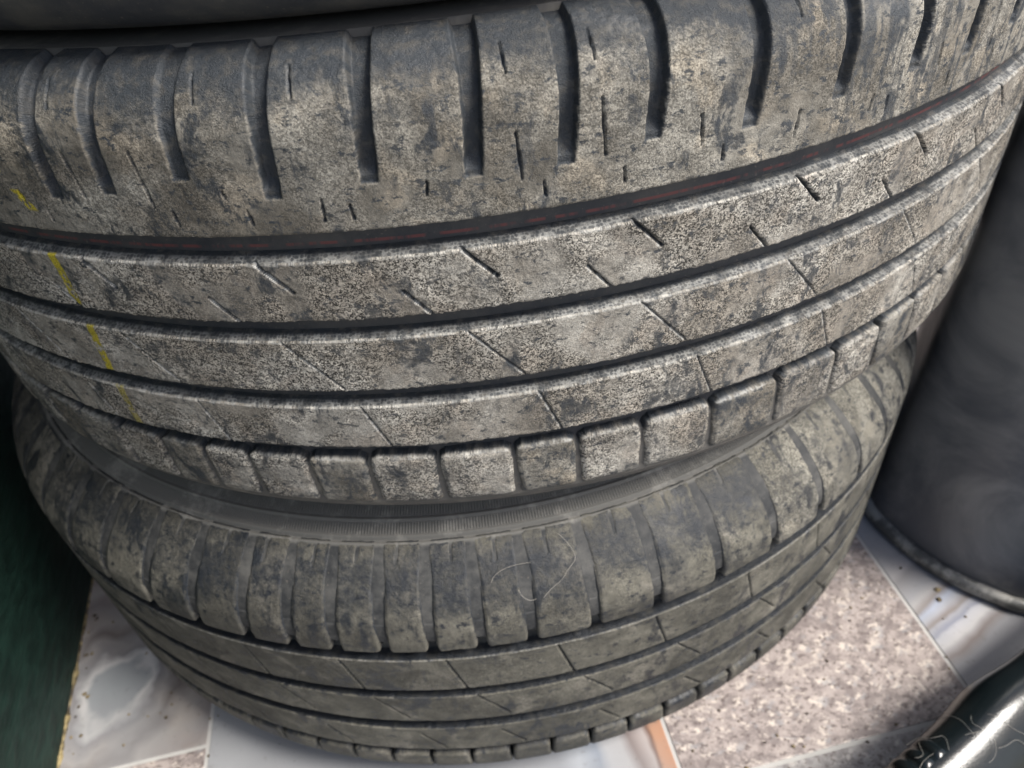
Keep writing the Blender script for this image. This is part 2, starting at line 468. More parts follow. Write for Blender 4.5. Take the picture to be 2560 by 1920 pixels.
# ------------------------------------------------------------------ floor: grout bed and cut tiles
def granite_material(name, a, b, c):
    k = NT(name)
    v = k.coords('Object', (1, 1.3, 1), (0, 0, 0.6))
    n1 = k.noise(v, 100, 6, 0.70, 0.2); n2 = k.noise(v, 125, 6, 0.70, 0.15); n3 = k.noise(v, 22, 3, 0.5); n4 = k.noise(v, 270, 3, 0.62); n5 = k.noise(v, 130, 4, 0.6)
    base = k.mix(k.ramp(k.math('ADD', k.math('MULTIPLY', n1, 0.8), k.math('MULTIPLY', n3, 0.2)), 0.42, 0.57), b, a)
    base = k.mix(k.ramp(k.math('ADD', k.math('MULTIPLY', n2, 0.8), k.math('MULTIPLY', n3, 0.2)), 0.515, 0.60), base, c)
    base = k.mix(k.ramp(n5, 0.55, 0.66, 0.0, 0.55), base, (0.31, 0.31, 0.32))
    base = k.mix(k.ramp(n4, 0.53, 0.64, 0.0, 0.85), base, (0.12, 0.095, 0.088))
    base = k.mix(k.ramp(n3, 0.50, 0.72, 0.0, 0.35), base, (0.20, 0.165, 0.155))
    return k.fin(base, k.math('ADD', 0.30, k.math('MULTIPLY', n4, 0.2)), None, 0.5)

def marble_material(name, centre, ring, streaks, plain, seed, wob=0.014, wsc=22, keep=0.45):
    """pale grey tile with curved bands of colour"""
    k = NT(name)
    v = k.coords('Object', (1, 1, 1), (0, 0, 0), (-centre[0], -centre[1], 0))
    w = k.noise(k.coords('Object', (1, 1, 1), (0, 0, 0), (seed, seed, 0)), wsc, 3, 0.5, 0.0, True)
    vm = k.n("VectorMath"); vm.operation = 'MULTIPLY_ADD'
    k.l(w, vm.inputs[0]); vm.inputs[1].default_value = (wob, wob, 0.0)
    vo = k.coords('Object', (1, 1, 1), (0, 0, 0), (-centre[0] - wob / 2, -centre[1] - wob / 2, 0)); k.l(vo, vm.inputs[2])
    ln = k.n("VectorMath"); ln.operation = 'LENGTH'; k.l(vm.outputs[0], ln.inputs[0])
    d = ln.outputs['Value']
    cr = k.n("ValToRGB"); k.l(k.math('DIVIDE', k.math('SUBTRACT', d, ring[0]), ring[1] - ring[0], clamp=True), cr.inputs[0])
    el = cr.color_ramp.elements
    el[0].position = streaks[0][0]; el[0].color = (*streaks[0][1], 1)
    el[1].position = streaks[-1][0]; el[1].color = (*streaks[-1][1], 1)
    for p, c in streaks[1:-1]:
        e = el.new(p); e.color = (*c, 1)
    cl = k.noise(v, 11, 4, 0.55, 0.5)
    base = k.mix(k.ramp(cl, 0.36, 0.62, 0.0, keep), cr.outputs[0], plain)
    sm = k.noise(v, 160, 3, 0.6)
    base = k.mix(k.ramp(sm, 0.60, 0.72, 0.0, 0.35), base, (0.18, 0.17, 0.16))
    base = k.mix(k.ramp(k.noise(v, 420, 2, 0.5), 0.70, 0.75, 0.0, 0.6), base, (0.10, 0.095, 0.09))
    return k.fin(base, k.math('ADD', 0.25, k.math('MULTIPLY', cl, 0.15)), None, 0.5)

def grout_material():
    k = NT('pale_grout')
    v = k.coords('Object'); n = k.noise(v, 90, 4, 0.6)
    return k.fin(k.mix(n, (0.38, 0.37, 0.35), (0.52, 0.51, 0.49)), 0.85, k.bump(n, 0.3, 0.001))

ground = mesh_obj('floor', [(-20, -20, -0.0006), (20, -20, -0.0006), (20, 20, -0.0006), (-20, 20, -0.0006)], [(0, 1, 2, 3)], grout_material(), None, False)
tag(ground, kind='structure')

T_ORG = Vector((0.2442, -0.3401, 0)); T_ROT = R(5.2)
def tile(a0, a1, b0, b1, mat, label=None, g=0.0012):
    o = box_obj('floor_tile', a0 + g, a1 - g, b0 + g, b1 - g, -0.009, 0.0, mat, ground, 0.0006)
    o.location = T_ORG; o.rotation_euler = (0, 0, T_ROT)
    if label: o['label'] = label
    return o

GRAN = granite_material('speckled_granite', (0.40, 0.345, 0.32), (0.23, 0.195, 0.185), (0.62, 0.545, 0.48))
GRAN2 = granite_material('grey_granite', (0.36, 0.345, 0.335), (0.24, 0.225, 0.22), (0.52, 0.49, 0.46))
GREY = (0.33, 0.335, 0.345)
G0 = (0.25, 0.255, 0.265)
M_RIGHT = marble_material('banded_marble', (0.14, -0.226), (0.25, 0.37),
    [(0.0, (0.31, 0.305, 0.315)), (0.30, (0.33, 0.325, 0.335)), (0.345, (0.19, 0.15, 0.135)), (0.375, (0.36, 0.34, 0.34)), (0.39, (0.50, 0.485, 0.48)), (0.435, (0.44, 0.44, 0.47)), (0.45, (0.24, 0.25, 0.31)),
     (0.475, (0.36, 0.36, 0.39)), (0.49, (0.22, 0.18, 0.16)), (0.52, (0.40, 0.40, 0.43)), (0.555, (0.42, 0.46, 0.56)), (0.585, (0.24, 0.20, 0.18)), (0.62, (0.43, 0.41, 0.40)), (0.66, (0.34, 0.335, 0.345)), (0.76, (0.29, 0.27, 0.265)), (0.80, (0.46, 0.43, 0.42)),
     (0.87, (0.36, 0.35, 0.35)), (1.0, (0.31, 0.31, 0.32))], G0, 1.0)
M_MID = marble_material('orange_streaked_marble', (0.80, 0.03), (0.97, 1.07),
    [(0.0, (0.30, 0.28, 0.26)), (0.105, (0.34, 0.33, 0.31)), (0.115, (0.42, 0.22, 0.13)), (0.215, (0.44, 0.25, 0.16)), (0.235, (0.17, 0.10, 0.075)), (0.26, (0.42, 0.37, 0.35)), (0.34, (0.22, 0.17, 0.155)), (0.41, (0.44, 0.43, 0.43)), (0.50, (0.46, 0.46, 0.47)),
     (0.56, (0.27, 0.30, 0.35)), (0.68, (0.40, 0.42, 0.45)), (0.80, (0.30, 0.31, 0.33)), (1.0, (0.32, 0.325, 0.335))], G0, 2.0)
M_LEFT = marble_material('swirled_marble', (-0.527, 0.1455), (0.0, 0.15),
    [(0.0, (0.31, 0.33, 0.34)), (0.13, (0.31, 0.325, 0.335)), (0.165, (0.56, 0.545, 0.53)), (0.19, (0.40, 0.39, 0.385)), (0.215, (0.24, 0.225, 0.225)), (0.27, (0.34, 0.315, 0.295)), (0.33, (0.19, 0.16, 0.145)), (0.40, (0.38, 0.34, 0.305)),
     (0.52, (0.25, 0.20, 0.175)), (0.62, (0.42, 0.38, 0.34)), (0.80, (0.24, 0.18, 0.15)), (1.0, (0.38, 0.33, 0.29))], G0, 3.0, 0.045, 30, 0.62)
tile(-0.181, 0.0, 0.0, 0.33, GRAN, 'pinkish speckled granite tile')
tile(0.0, 0.33, -0.02, 0.31, M_RIGHT, 'grey marble tile with brown and blue bands')
tile(-0.181, 0.0, -0.33, 0.0, GRAN2, 'greyer granite tile')
tile(0.0, 0.33, -0.35, -0.02, GRAN2)
tile(-0.458, -0.181, -0.18, 0.15, M_MID, 'grey marble tile with an orange streak')
tile(-0.458, -0.181, 0.15, 0.48, GRAN2)
tile(-0.458, -0.181, -0.51, -0.18, GRAN)
tile(-0.79, -0.458, 0.0917, 0.42, M_LEFT, 'grey marble tile with white swirls')
tile(-0.79, -0.458, -0.24, 0.0917, GRAN, 'granite tile by the green board')
tile(-0.181, 0.0, 0.33, 0.66, M_MID)
tile(0.0, 0.33, 0.31, 0.64, GRAN)

# ------------------------------------------------------------------ green board on the left
def board_material():
    k = NT('dark_green_paint')
    v = k.coords('Object', (1, 1, 1), (R(0), R(38), 0))
    vs = k.coords('Object', (6, 60, 170), (0, R(32), 0))
    st = k.noise(vs, 1.0, 4, 0.6); pt = k.noise(v, 9, 4, 0.6)
    base = k.mix(k.ramp(st, 0.3, 0.7), (0.004, 0.013, 0.010), (0.010, 0.029, 0.022))
    base = k.mix(k.ramp(pt, 0.55, 0.75, 0, 0.5), base, (0.008, 0.013, 0.011))
    return k.fin(base, 0.5, k.bump(st, 0.5, 0.002), 0.35)
n_w = Vector((0.9836, 0.1796, 0)); d_w = Vector((0.1796, -0.9836, 0))
p_w = Vector((-0.3381, -0.1583, 0))
bo = empty('green_board', p_w)
bo.rotation_euler = (0, 0, math.atan2(n_w.y, n_w.x))   # local x = outward normal, local -y runs towards the viewer
tag(bo, 'dark green brush painted board standing upright left of the tyre stack', 'board')
box_obj('panel', -0.022, 0.0, -0.60, 0.62, 0.0, 0.85, board_material(), bo, 0.002)
kk = NT('yellow_caulk'); vv = kk.coords('Object'); nn = kk.noise(vv, 150, 4, 0.6)
caulk = kk.fin(kk.mix(kk.ramp(nn, 0.4, 0.62), (0.06, 0.048, 0.03), (0.30, 0.24, 0.12)), 0.9, kk.bump(nn, 0.6, 0.003))
ys = np.linspace(-0.50, 0.30, 220)
th = np.linspace(0, R(90), 5)
rr = 0.0006 + 0.0050 * fbm(ys / 0.010, ys * 0, 5, 4) ** 3 + 0.0030 * sstep(0.74, 0.86, fbm(ys / 0.012, ys * 0 + 3, 8, 3))
V = np.stack([np.cos(th)[:, None] * rr[None], np.repeat(ys[None], 5, 0), np.sin(th)[:, None] * rr[None]], -1)
mesh_obj('caulk_strip', V.reshape(-1, 3), grid_faces(5, len(ys))[:, ::-1], caulk, bo)

# ------------------------------------------------------------------ tyre materials
DUST_A = (0.345, 0.326, 0.287); DUST_B = (0.215, 0.194, 0.162)
M_UP = tread_material('dusty_worn_tread', DUST_A, DUST_B, 1.0)
M_SH = tread_material('dusty_shoulder', (0.270, 0.254, 0.218), (0.138, 0.124, 0.101), 0.48, tan=(0.335, 0.288, 0.220), scuffs=1.1)
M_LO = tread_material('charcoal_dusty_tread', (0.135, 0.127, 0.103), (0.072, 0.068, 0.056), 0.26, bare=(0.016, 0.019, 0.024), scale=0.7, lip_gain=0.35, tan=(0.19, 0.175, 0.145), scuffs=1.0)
M_LC = tread_material('caked_grey_tread', (0.20, 0.19, 0.16), (0.12, 0.113, 0.094), 0.5, bare=(0.024, 0.026, 0.030), scale=0.8, lip_gain=0.4, tan=(0.24, 0.22, 0.175))
C_UP = casing_material('groove_rubber', (0.18, 0.165, 0.140), 1.0, red=0.0385, dusty=(-0.0530, 0.056))
C_LO = casing_material('sidewall_rubber', (0.26, 0.25, 0.225), 1.0, bare=(0.014, 0.016, 0.019), dusty=(-0.0860, 0.094), serr=((0.1005, 0.1055), (0.1085, 0.1135)))
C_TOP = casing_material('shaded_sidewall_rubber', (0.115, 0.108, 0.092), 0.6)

# ------------------------------------------------------------------ middle tyre (the large worn one)
PU = Profile(0.3195, (0.0705, 0.022, 80, 0.12))
t1 = empty('tyre', (0, 0, 0.209))
tag(t1, 'worn summer tyre with broad caked ribs and a yellow paint stripe, middle of the stack', 'tyre', 'tyres in the stack')
ZU = 0.0925
def at_centre(o, z):
    o.location = (0, 0, z)
D1 = 0.0052
phU = phis(-46, 54, 0.078)
sl_deg = [-34.0, -29.4, -24.4, -20.7, -16.1, -11.35, -6.31, -1.1, 3.56, 8.04, 13.54, 19.12, 24.64, 29.83, 34.9, 40.0, 44.8, 49.6, 54.6]
rng = random.Random(4)
d = 59.4
while d < 360 - 34 - 3:
    sl_deg.append(d if d < 180 else d - 360); d += 5.0
kU = R(1) * PU.Rc

S_A, S_B, S_C, S_D, S_E, S_F, S_G = 0.0444, 0.0345, 0.0133, 0.0049, -0.0165, -0.0247, -0.0445

def shoulder_shape(PD, S):
    """bar grooves that start 13 mm above the rib edge and run out over the shoulder"""
    ext = np.zeros_like(S); dm = np.ones_like(S)
    row = PD[0]
    for i, p in enumerate(sl_deg):
        c = np.nonzero(np.abs(wrapdeg(row - p)) < 1.4)[0]
        if not len(c): continue
        s = S[:, c]
        base = 0.0573 + (0.0015 * math.sin(i * 2.3)) + (0.005 if i == 4 else 0)
        bend = 0.0016 * np.sin((s - 0.057) / 0.045 * 2.4) + 0.0012 * (s - 0.057) / 0.045
        x = np.abs(wrapdeg(PD[:, c] - p) * kU - bend)
        w = 0.00235 + 0.0009 * sstep(0.072, 0.10, s)
        side = 1 - sstep(w - 0.00055, w + 0.00055, x)
        dmax = 0.0036 if i != 4 else 0.0014
        dep = dmax * sstep(base - 0.0002, base + 0.006, s) * (1 - 0.45 * sstep(0.085, 0.112, s))
        dep = np.maximum(dep, 0.0011 * (s > base))
        ext[:, c] = np.maximum(ext[:, c], dep * side)
        dm[:, c] *= 1 - 0.80 * side * (s > base)
    # less dust colour, so darker, towards the top of the shoulder
    dm *= 1 - 0.84 * sstep(0.070, 0.090, S + 0.012 * (fbm(R(1) * PD * 0.32 / 0.02, S / 0.014, 77, 3) - 0.5) * 2)
    # rubbed streaks running up the shoulder towards the right
    st = sstep(0.54, 0.66, fbm(R(1) * PD * 0.32 / 0.0022, S / 0.018, 79, 3)) * sstep(6.0, 22.0, PD) * (PD < 90)
    dm *= 1 - 0.55 * st
    return ext, dm

sh_slits = []
srt = sorted(wrapdeg(np.array(sl_deg)))
for i, p in enumerate(srt):
    q = srt[(i + 1) % len(srt)]; gap = (q - p) % 360
    m = p + gap * (0.48 + 0.05 * math.sin(i * 1.7)); n2 = p + gap * (0.70 + 0.05 * math.sin(i * 2.9))
    a = 0.9 + 0.2 * math.sin(i * 5.1)
    if i % 3 != 1: sh_slits.append((m - 0.25, 0.0915, m - 0.15, 0.0830, 0.0004, 0.0016))
    sh_slits.append((m - 0.02, 0.0640 * a + 0.003, m + 0.10, 0.0545 if i % 2 else 0.0570, 0.00040, 0.0018))
    if i % 4 != 2: sh_slits.append((n2, 0.0525, n2 + 0.06, 0.0483, 0.00040, 0.0018))

def yellow(PD, S, U):
    c = -27.6 - 1.2 * sstep(0.0345, -0.04, S) - 0.5 * (S > 0.044) * 0
    c = np.where(S > 0.04, -26.5 - 1.1 * (S - 0.048) / 0.011, c)
    w = np.where(S > 0.04, 0.34, 0.33) * (0.75 + 0.5 * fbm(U / 0.003, S / 0.002, 91, 2))
    m = 1 - sstep(w * 0.75, w * 1.15, np.abs(wrapdeg(PD - c)))
    thin = sstep(0.22, 0.40, fbm(U / 0.0016, S / 0.0016, 92, 2))
    spots = np.where(S > 0.04, sstep(0.50, 0.56, vnoise(S / 0.0055, S * 0 + 0.4, 96)), 1.0) * (S < 0.064)
    fade = np.where(S < -0.02, 0.55, 0.95) * (S > -0.052)
    return m * thin * spots * fade

r1 = make_rib('shoulder_rib', PU, t1, M_SH, phU, S_A, 0.1045, 0, 0.00050, D1, sh_slits, 11, 0.85, 0.00022, yellow, shoulder_shape, slit_edge=False)
rib2 = []
for p in [-46.5, -36.2, -25.4, -13.84, -2.35, 7.06, 17.33, 26.76, 37.0, 47.2] + list(np.arange(57.4, 310, 10.2)):
    rib2.append((p, S_B + 0.0008, p + 1.75, S_B - 0.0100, 0.00072, 0.0020))
for p in [-49.2, -39.4, -28.98, -17.4, -5.87, 4.46, 14.38, 24.46, 34.6, 44.8] + list(np.arange(55.0, 308, 10.2)):
    rib2.append((p, S_C + 0.0094, p + 1.5, S_C - 0.001, 0.00055, 0.0020))
r2 = make_rib('tread_rib', PU, t1, M_UP, phU, S_C, S_B, 0.0024, 0.00045, D1, rib2, 21, 1.0, 0.0004, yellow)
rib3 = [(p, S_D + 0.0005, p + 3.1, S_E + 0.0008, 0.00045, 0.0008) for p in [-45.9, -35.69, -25.56, -14.07, -2.78, 7.58, 17.52, 27.6, 37.7, 47.9] + list(np.arange(58.1, 305, 10.2))]
r3 = make_rib('tread_rib', PU, t1, M_UP, phU, S_E, S_D, 0.0020, 0.00045, D1, rib3, 41, 1.0, 0.0004, yellow)
rib4 = [(p, S_F, p + 1.3, S_G, 0.00048, 0.0009) for p in [-42.4, -32.2, -21.99, -10.31, 1.05, 11.62, 21.5, 31.33, 41.5, 51.7] + list(np.arange(61.9, 308, 10.2))]
r4 = make_rib('tread_rib', PU, t1, M_UP, phU, S_G, S_F, 0.0020, 0.00050, D1, rib4, 61, 0.9, 0.0004, yellow)
nt_deg = [-41.6, -37.0, -32.2, -27.9, -24.0, -20.2, -15.55, -11.15, -6.3, -1.05, 3.35, 8.0, 13.2, 18.8, 24.4, 29.4, 34.2, 39.0, 43.8, 48.6, 53.4]
d = 58.2
while d < 360 - 44:
    nt_deg.append(d); d += 4.8
for i in range(len(nt_deg)):
    p0 = nt_deg[i]; p1 = nt_deg[i + 1] if i + 1 < len(nt_deg) else nt_deg[0] + 360
    front = p1 < 58
    wob = 0.0004 * math.sin(i * 3.1)
    make_block(PU, t1, M_UP if i % 3 else M_SH, p0, p1, -0.0775, -0.0515 + wob, 0.0030, 0.0034 + wob, 0.0006 if front else 0.003, D1, 200 + i, (), 1.1, 0.82, 0.65, None, ((0, .3, .75, 1), (0.0024, 0.0030, 0.0018, 0.0034)), 0.0020, 0.0008)

def casing_up(PD, S):
    dep = np.full_like(S, 0.0005)
    dep = np.where(np.abs(S) < 0.0775, D1, dep)
    dep = np.where((S >= 0.0775) & (S < 0.1050), 0.0050, dep)
    # bar grooves between the lower blocks end in a ramp
    dep = np.where((S > -0.0792) & (S < -0.0540), np.interp(S, [-0.0792, -0.0745, -0.0560, -0.0540], [0.0002, 0.0016, 0.0018, D1]), dep)
    # tie bars bridge the narrow grooves here and there
    return dep
sf = np.array([-0.0795, -0.0790, -0.0780, -0.0770, -0.076, -0.0750, -0.0740, -0.0730, -0.0722, 0.0770, 0.0780, 0.1045, 0.1055])
make_casing(PU, t1, C_UP, casing_up, sf)
for o in list(t1.children): at_centre(o, ZU)

# ------------------------------------------------------------------ lower tyre
PL = Profile(0.315, (0.0471, 0.0333, 45, 0.0965), (0.0690, 0.0265, 62, 0.050))
t2 = empty('tyre', (-0.0247, -0.0261, 0.0038))
t2.rotation_euler = (-0.0097, 0.0172, 0)
tag(t2, 'olive brown dusty tyre at the bottom of the stack, standing on the tiles', 'tyre', 'tyres in the stack')
ZL = 0.1000
D2 = 0.0068
phL = phis(-56, 58, 0.115)
kL = R(1) * PL.Rc
lo2 = []
for i, p in enumerate([-50, -42, -33, -23, -14, -4.93, 4.38, 13.0, 22.4, 31.5, 41, 50]):
    lo2.append((p, 0.0345, p + 1.25, 0.0085, 0.00042, 0.0018 if i % 2 else 0.0024))
rl2 = make_rib('tread_rib', PL, t2, M_LO, phL, 0.0087, 0.0354, 0.0002, 0.0008, D2, lo2, 301, 0.6, 0.0003, slit_edge=False)
lo3 = [(p, 0.0010, p + 2.6, -0.0190, 0.00042, 0.0014) for p in (-49, -40, -31, -21.5, -12.3, -3.04, 6.47, 15.6, 25, 34.4, 44)]
rl3 = make_rib('tread_rib', PL, t2, M_LO, phL, -0.0226, 0.0009, 0.0002, 0.0008, D2, lo3, 321, 0.6, 0.0003, edge_lip=False, slit_edge=False)
lo4 = [(p, -0.0370, p + 2.0, -0.0525, 0.0005, 0.0016) for p in (-46, -36, -27.5, -18.4, -9.1, -1.47, 7.87, 16.8, 26, 35.4, 45)]
rl4 = make_rib('tread_rib', PL, t2, M_LO, phL, -0.0550, -0.0317, 0.0002, 0.0008, D2, lo4, 341, 0.6, 0.0003, edge_lip=False, slit_edge=False)
lw_deg = [-49.5, -43.4, -37.7, -31.9, -26.7, -21.6, -17.5, -13.66, -9.62, -5.67, -1.69, 2.44, 7.67, 13.18, 19.03, 25.1, 31.2, 37.7, 43.6, 49.5, 55.2]
d = 61.0
while d < 360 - 53:
    lw_deg.append(d); d += 5.4
for i in range(len(lw_deg)):
    p0 = lw_deg[i]; p1 = lw_deg[i + 1] if i + 1 < len(lw_deg) else lw_deg[0] + 360
    front = p1 < 62
    m = (p0 + p1) / 2 + 0.4 * math.sin(i * 2.2)
    slits = [(m, 0.0965, m - 0.1, 0.0870 + 0.002 * math.sin(i), 0.0006, 0.0012)] if front else ()
    pts = 0.0046 if i % 2 else 0.0050
    make_block(PL, t2, M_LC if 22 < p0 < 62 else M_LO, p0, p1, 0.0425, 0.0968, pts, 0.0024, 0.0008 if front else 0.004, 0.0068, 400 + i, slits, 0.9, 0.62 if p0 <= 22 else 0.85, 0.12, 0.0012,
               ((0, .12, .35, .6, .8, 1), (pts, pts * 0.95, 0.0060, 0.0062, 0.0046, 0.0024)), 0.0024, 0.0006,
               None if p0 > 22 else ((0, .35, .52, .8, .93, 1), (.82, .74, .42, .36, .58, .74)))
for i in range(90):
    p0 = -49 + 4 * i; front = p0 < 60
    make_block(PL, t2, M_LO, p0, p0 + 4, -0.0900, -0.0622, 0.0024, 0.0024, 0.0012 if front else 0.004, D2, 500 + i, (), 0.6, 0.75, 0.1, None, ((0, .55, .85, 1), (0.0006, 0.0012, 0.0024, 0.0026)))
def casing_lo(PD, S):
    dep = np.full_like(S, 0.0006)
    dep = np.where((S < 0.0860) & (S > -0.0900), D2, dep)
    dep = np.where((S <= -0.0640) & (S > -0.0900), np.interp(S, [-0.09, -0.085, -0.066, -0.064], [0.0003, 0.0008, 0.0016, D2]), dep)
    up = np.interp(S, [0.0415, 0.0445, 0.0490, 0.0580, 0.0700, 0.0800, 0.0968], [0.0068, 0.0066, 0.0017, 0.0013, 0.0009, 0.0004, 0.0001])
    dep = np.where((S > 0.0415) & (S < 0.0968), up, dep)
    # step and rings on the sidewall
    dep = np.where((S > 0.0968) & (S < 0.0982), 0.0013, dep)
    for c, w, h in ((0.0995, 0.0007, -0.0006), (0.1070, 0.0008, -0.0009), (0.1150, 0.0008, -0.0010), (0.124, 0.0012, 0.0006), (0.1400, 0.001, -0.0006)):
        dep = dep + h * np.exp(-((S - c) / w) ** 2)
    return dep
sf = np.concatenate([np.arange(0.040, 0.062, 0.0008), np.arange(0.0960, 0.118, 0.0004), [0.1235, 0.124, 0.1245, -0.0902, -0.0898]])
make_casing(PL, t2, C_LO, casing_lo, sf)
for o in list(t2.children): at_centre(o, ZL)

# ------------------------------------------------------------------ top tyre, only its lower shoulder shows
t3 = empty('tyre', (0.0, 0.012, 0.3957))
t3.rotation_euler = (0.0, 0.006, 0)
tag(t3, 'dark shaded tyre on top of the stack, only its lower sidewall in view', 'tyre', 'tyres in the stack')
phT = phis(-60, 60, 0.4)
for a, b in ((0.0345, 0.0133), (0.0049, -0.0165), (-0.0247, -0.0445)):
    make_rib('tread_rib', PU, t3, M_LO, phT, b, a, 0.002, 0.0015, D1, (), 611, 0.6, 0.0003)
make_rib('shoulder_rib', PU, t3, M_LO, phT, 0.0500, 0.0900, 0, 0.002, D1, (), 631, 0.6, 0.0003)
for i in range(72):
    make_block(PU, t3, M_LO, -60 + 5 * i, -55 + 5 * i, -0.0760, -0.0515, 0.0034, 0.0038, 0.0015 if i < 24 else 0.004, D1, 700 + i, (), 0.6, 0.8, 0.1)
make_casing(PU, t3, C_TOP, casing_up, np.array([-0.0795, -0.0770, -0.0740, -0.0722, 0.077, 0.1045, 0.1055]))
for o in list(t3.children): at_centre(o, ZU)

# ------------------------------------------------------------------ upturned black tub on the right
def tub_material():
    k = NT('smeared_black_plastic')
    v = k.coords('Object')
    n1 = k.noise(v, 14, 5, 0.6, 0.8); n2 = k.noise(v, 60, 4, 0.6)
    base = k.mix(k.ramp(n1, 0.36, 0.70), (0.105, 0.110, 0.122), (0.27, 0.265, 0.258))
    base = k.mix(k.ramp(n2, 0.58, 0.76, 0, 0.45), base, (0.26, 0.245, 0.22))
    return k.fin(base, k.math('ADD', 0.30, k.math('MULTIPLY', n1, 0.25)), k.bump(n1, 0.25, 0.004), 0.5)
pts = np.array([(.2469, -.1939), (.2572, -.2331), (.272, -.2586), (.2889, -.2755), (.3045, -.2870), (.335, -.290), (.40, -.265), (.455, -.22),
                (.478, -.15), (.445, -.085), (.385, -.058), (.325, -.080), (.285, -.122), (.262, -.160)])
def closed_spline(P, n):
    out = []
    m = len(P)
    for i in range(m):
        p0, p1, p2, p3 = P[i - 1], P[i], P[(i + 1) % m], P[(i + 2) % m]
        for t in np.linspace(0, 1, n, endpoint=False):
            out.append(0.5 * ((2 * p1) + (-p0 + p2) * t + (2 * p0 - 5 * p1 + 4 * p2 - p3) * t * t + (-p0 + 3 * p1 - 3 * p2 + p3) * t ** 3))
    return np.array(out)
foot = closed_spline(pts, 10)
for _ in range(6): foot = (np.roll(foot, 1, 0) + 2 * foot + np.roll(foot, -1, 0)) / 4
cen = np.array([0.372, -0.175])
tub = empty('plastic_tub', (cen[0], cen[1], 0.0))
tag(tub, 'black smeared plastic tub standing upside down on its rim right of the tyres', 'tub')
MT = tub_material()
kr = NT('mottled_rim_painted_highlight'); vr = kr.coords('Object'); nr_ = kr.noise(vr, 70, 4, 0.65)
MT2 = kr.fin(kr.mix(kr.ramp(nr_, 0.40, 0.62), (0.10, 0.10, 0.095), (0.34, 0.33, 0.30)), 0.34, kr.bump(nr_, 0.3, 0.002), 0.5)  # the rim's highlight is painted in as a paler mottled tone
def loft(name, rows, mat, cap=None):
    """rows of (offset from the foot outline in metres, scale, z)"""
    f = foot - cen
    tn = np.roll(f, -1, 0) - np.roll(f, 1, 0); tn /= np.linalg.norm(tn, axis=1)[:, None]
    nrm = np.stack([tn[:, 1], -tn[:, 0]], 1)
    V = []
    for off, sc, z in rows:
        q = f * sc + nrm * off
        V.append(np.column_stack([q, np.full(len(q), z)]))
    V = np.array(V); nr, nc = V.shape[:2]
    F = grid_faces(nr, nc, True)
    V = V.reshape(-1, 3)
    if cap:
        V = np.vstack([V, [[0, 0, rows[-1][2] + cap]]])
        j = np.arange(nc); b = (nr - 1) * nc
        F = np.vstack([F, np.stack([b + j, b + (j + 1) % nc, np.full(nc, len(V) - 1), np.full(nc, len(V) - 1)], -1)[:, [0, 1, 2, 3]]])
        F = F[:-nc]
        F = np.vstack([F, np.stack([b + j[::2], b + (j[::2] + 1) % nc, b + (j[::2] + 2) % nc, np.full(len(j[::2]), len(V) - 1)], -1)])
    return mesh_obj(name, V, F, mat, tub)
H = 0.36
rows = [(-0.004, 1.0, 0.010)] + [(-0.004 + 0.002 * math.exp(-z / .02), 1.0 - 0.42 * z, z) for z in np.linspace(0.012, H, 30)]
rows += [(-0.006, 1.0 - 0.42 * H, H + 0.006), (-0.012, 1.0 - 0.42 * H, H + 0.010), (-0.03, 1.0 - 0.42 * H, H + 0.011)]
loft('wall', rows, MT, 0.0)
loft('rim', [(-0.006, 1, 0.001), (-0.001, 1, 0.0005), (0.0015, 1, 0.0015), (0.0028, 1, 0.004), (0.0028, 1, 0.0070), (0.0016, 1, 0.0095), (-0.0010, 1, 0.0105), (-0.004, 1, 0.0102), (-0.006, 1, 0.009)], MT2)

# ------------------------------------------------------------------ glossy tube in the corner
def gloss_material():
    k = NT('black_green_gloss_plastic')
    v = k.coords('Object'); n = k.noise(v, 900, 2, 0.6); m = k.noise(v, 30, 4, 0.6)
    base = k.mix(k.ramp(m, 0.4, 0.7), (0.005, 0.008, 0.009), (0.011, 0.015, 0.016))
    return k.fin(base, k.math('ADD', 0.17, k.math('MULTIPLY', m, 0.06)), k.bump(n, 0.12, 0.0006), 0.42)
MG = gloss_material()
ax = Vector((0.913, 0.408, 0)).normalized()
side = Vector((0.408, -0.913, 0)).normalized()
tp = Vector((0.1742, -0.3626, 0)) + side * (1.14 * 0.025)
tube = empty('moulded_tube', tp)
tube.rotation_euler = (0, 0, math.atan2(ax.y, ax.x))
tag(tube, 'glossy black moulded tube with stray hairs lying in the lower right corner', 'tube')
SECT = np.array([(.0250, .0200), (.0244, .0310), (.0205, .0395), (.0125, .0425), (.0040, .0402), (-.0045, .0345), (-.0125, .0265), (-.0190, .0175),
                 (-.0230, .0100), (-.0235, .0030), (-.0190, .0004), (-.0040, .0004), (.0120, .0004), (.0225, .0075)])
SECT = (SECT - [0.025, 0]) * 1.12 + [0.025, 0]
sec = closed_spline(SECT, 8)
for _ in range(3): sec = (np.roll(sec, 1, 0) + 2 * sec + np.roll(sec, -1, 0)) / 4
tg = np.roll(sec, -1, 0) - np.roll(sec, 1, 0); tg /= np.linalg.norm(tg, axis=1)[:, None]
snrm = np.stack([tg[:, 1], -tg[:, 0]], 1) * -1
cs = sec.mean(0)
if ((sec - cs) * snrm).sum() < 0: snrm = -snrm
top_i = np.arange(0, 68)                              # from the far flank over the crest towards the viewer
def skin(f, x, lift=0.0):
    """point on the tube surface: f runs 0..1 from the far flank over the top"""
    q = f * 67
    y = np.interp(q, top_i, sec[:68, 0]); z = np.interp(q, top_i, sec[:68, 1])
    ny = np.interp(q, top_i, snrm[:68, 0]); nz = np.interp(q, top_i, snrm[:68, 1])
    return Vector((x, y + ny * lift, z + nz * lift))
xs = np.linspace(-0.16, 0.36, 130)
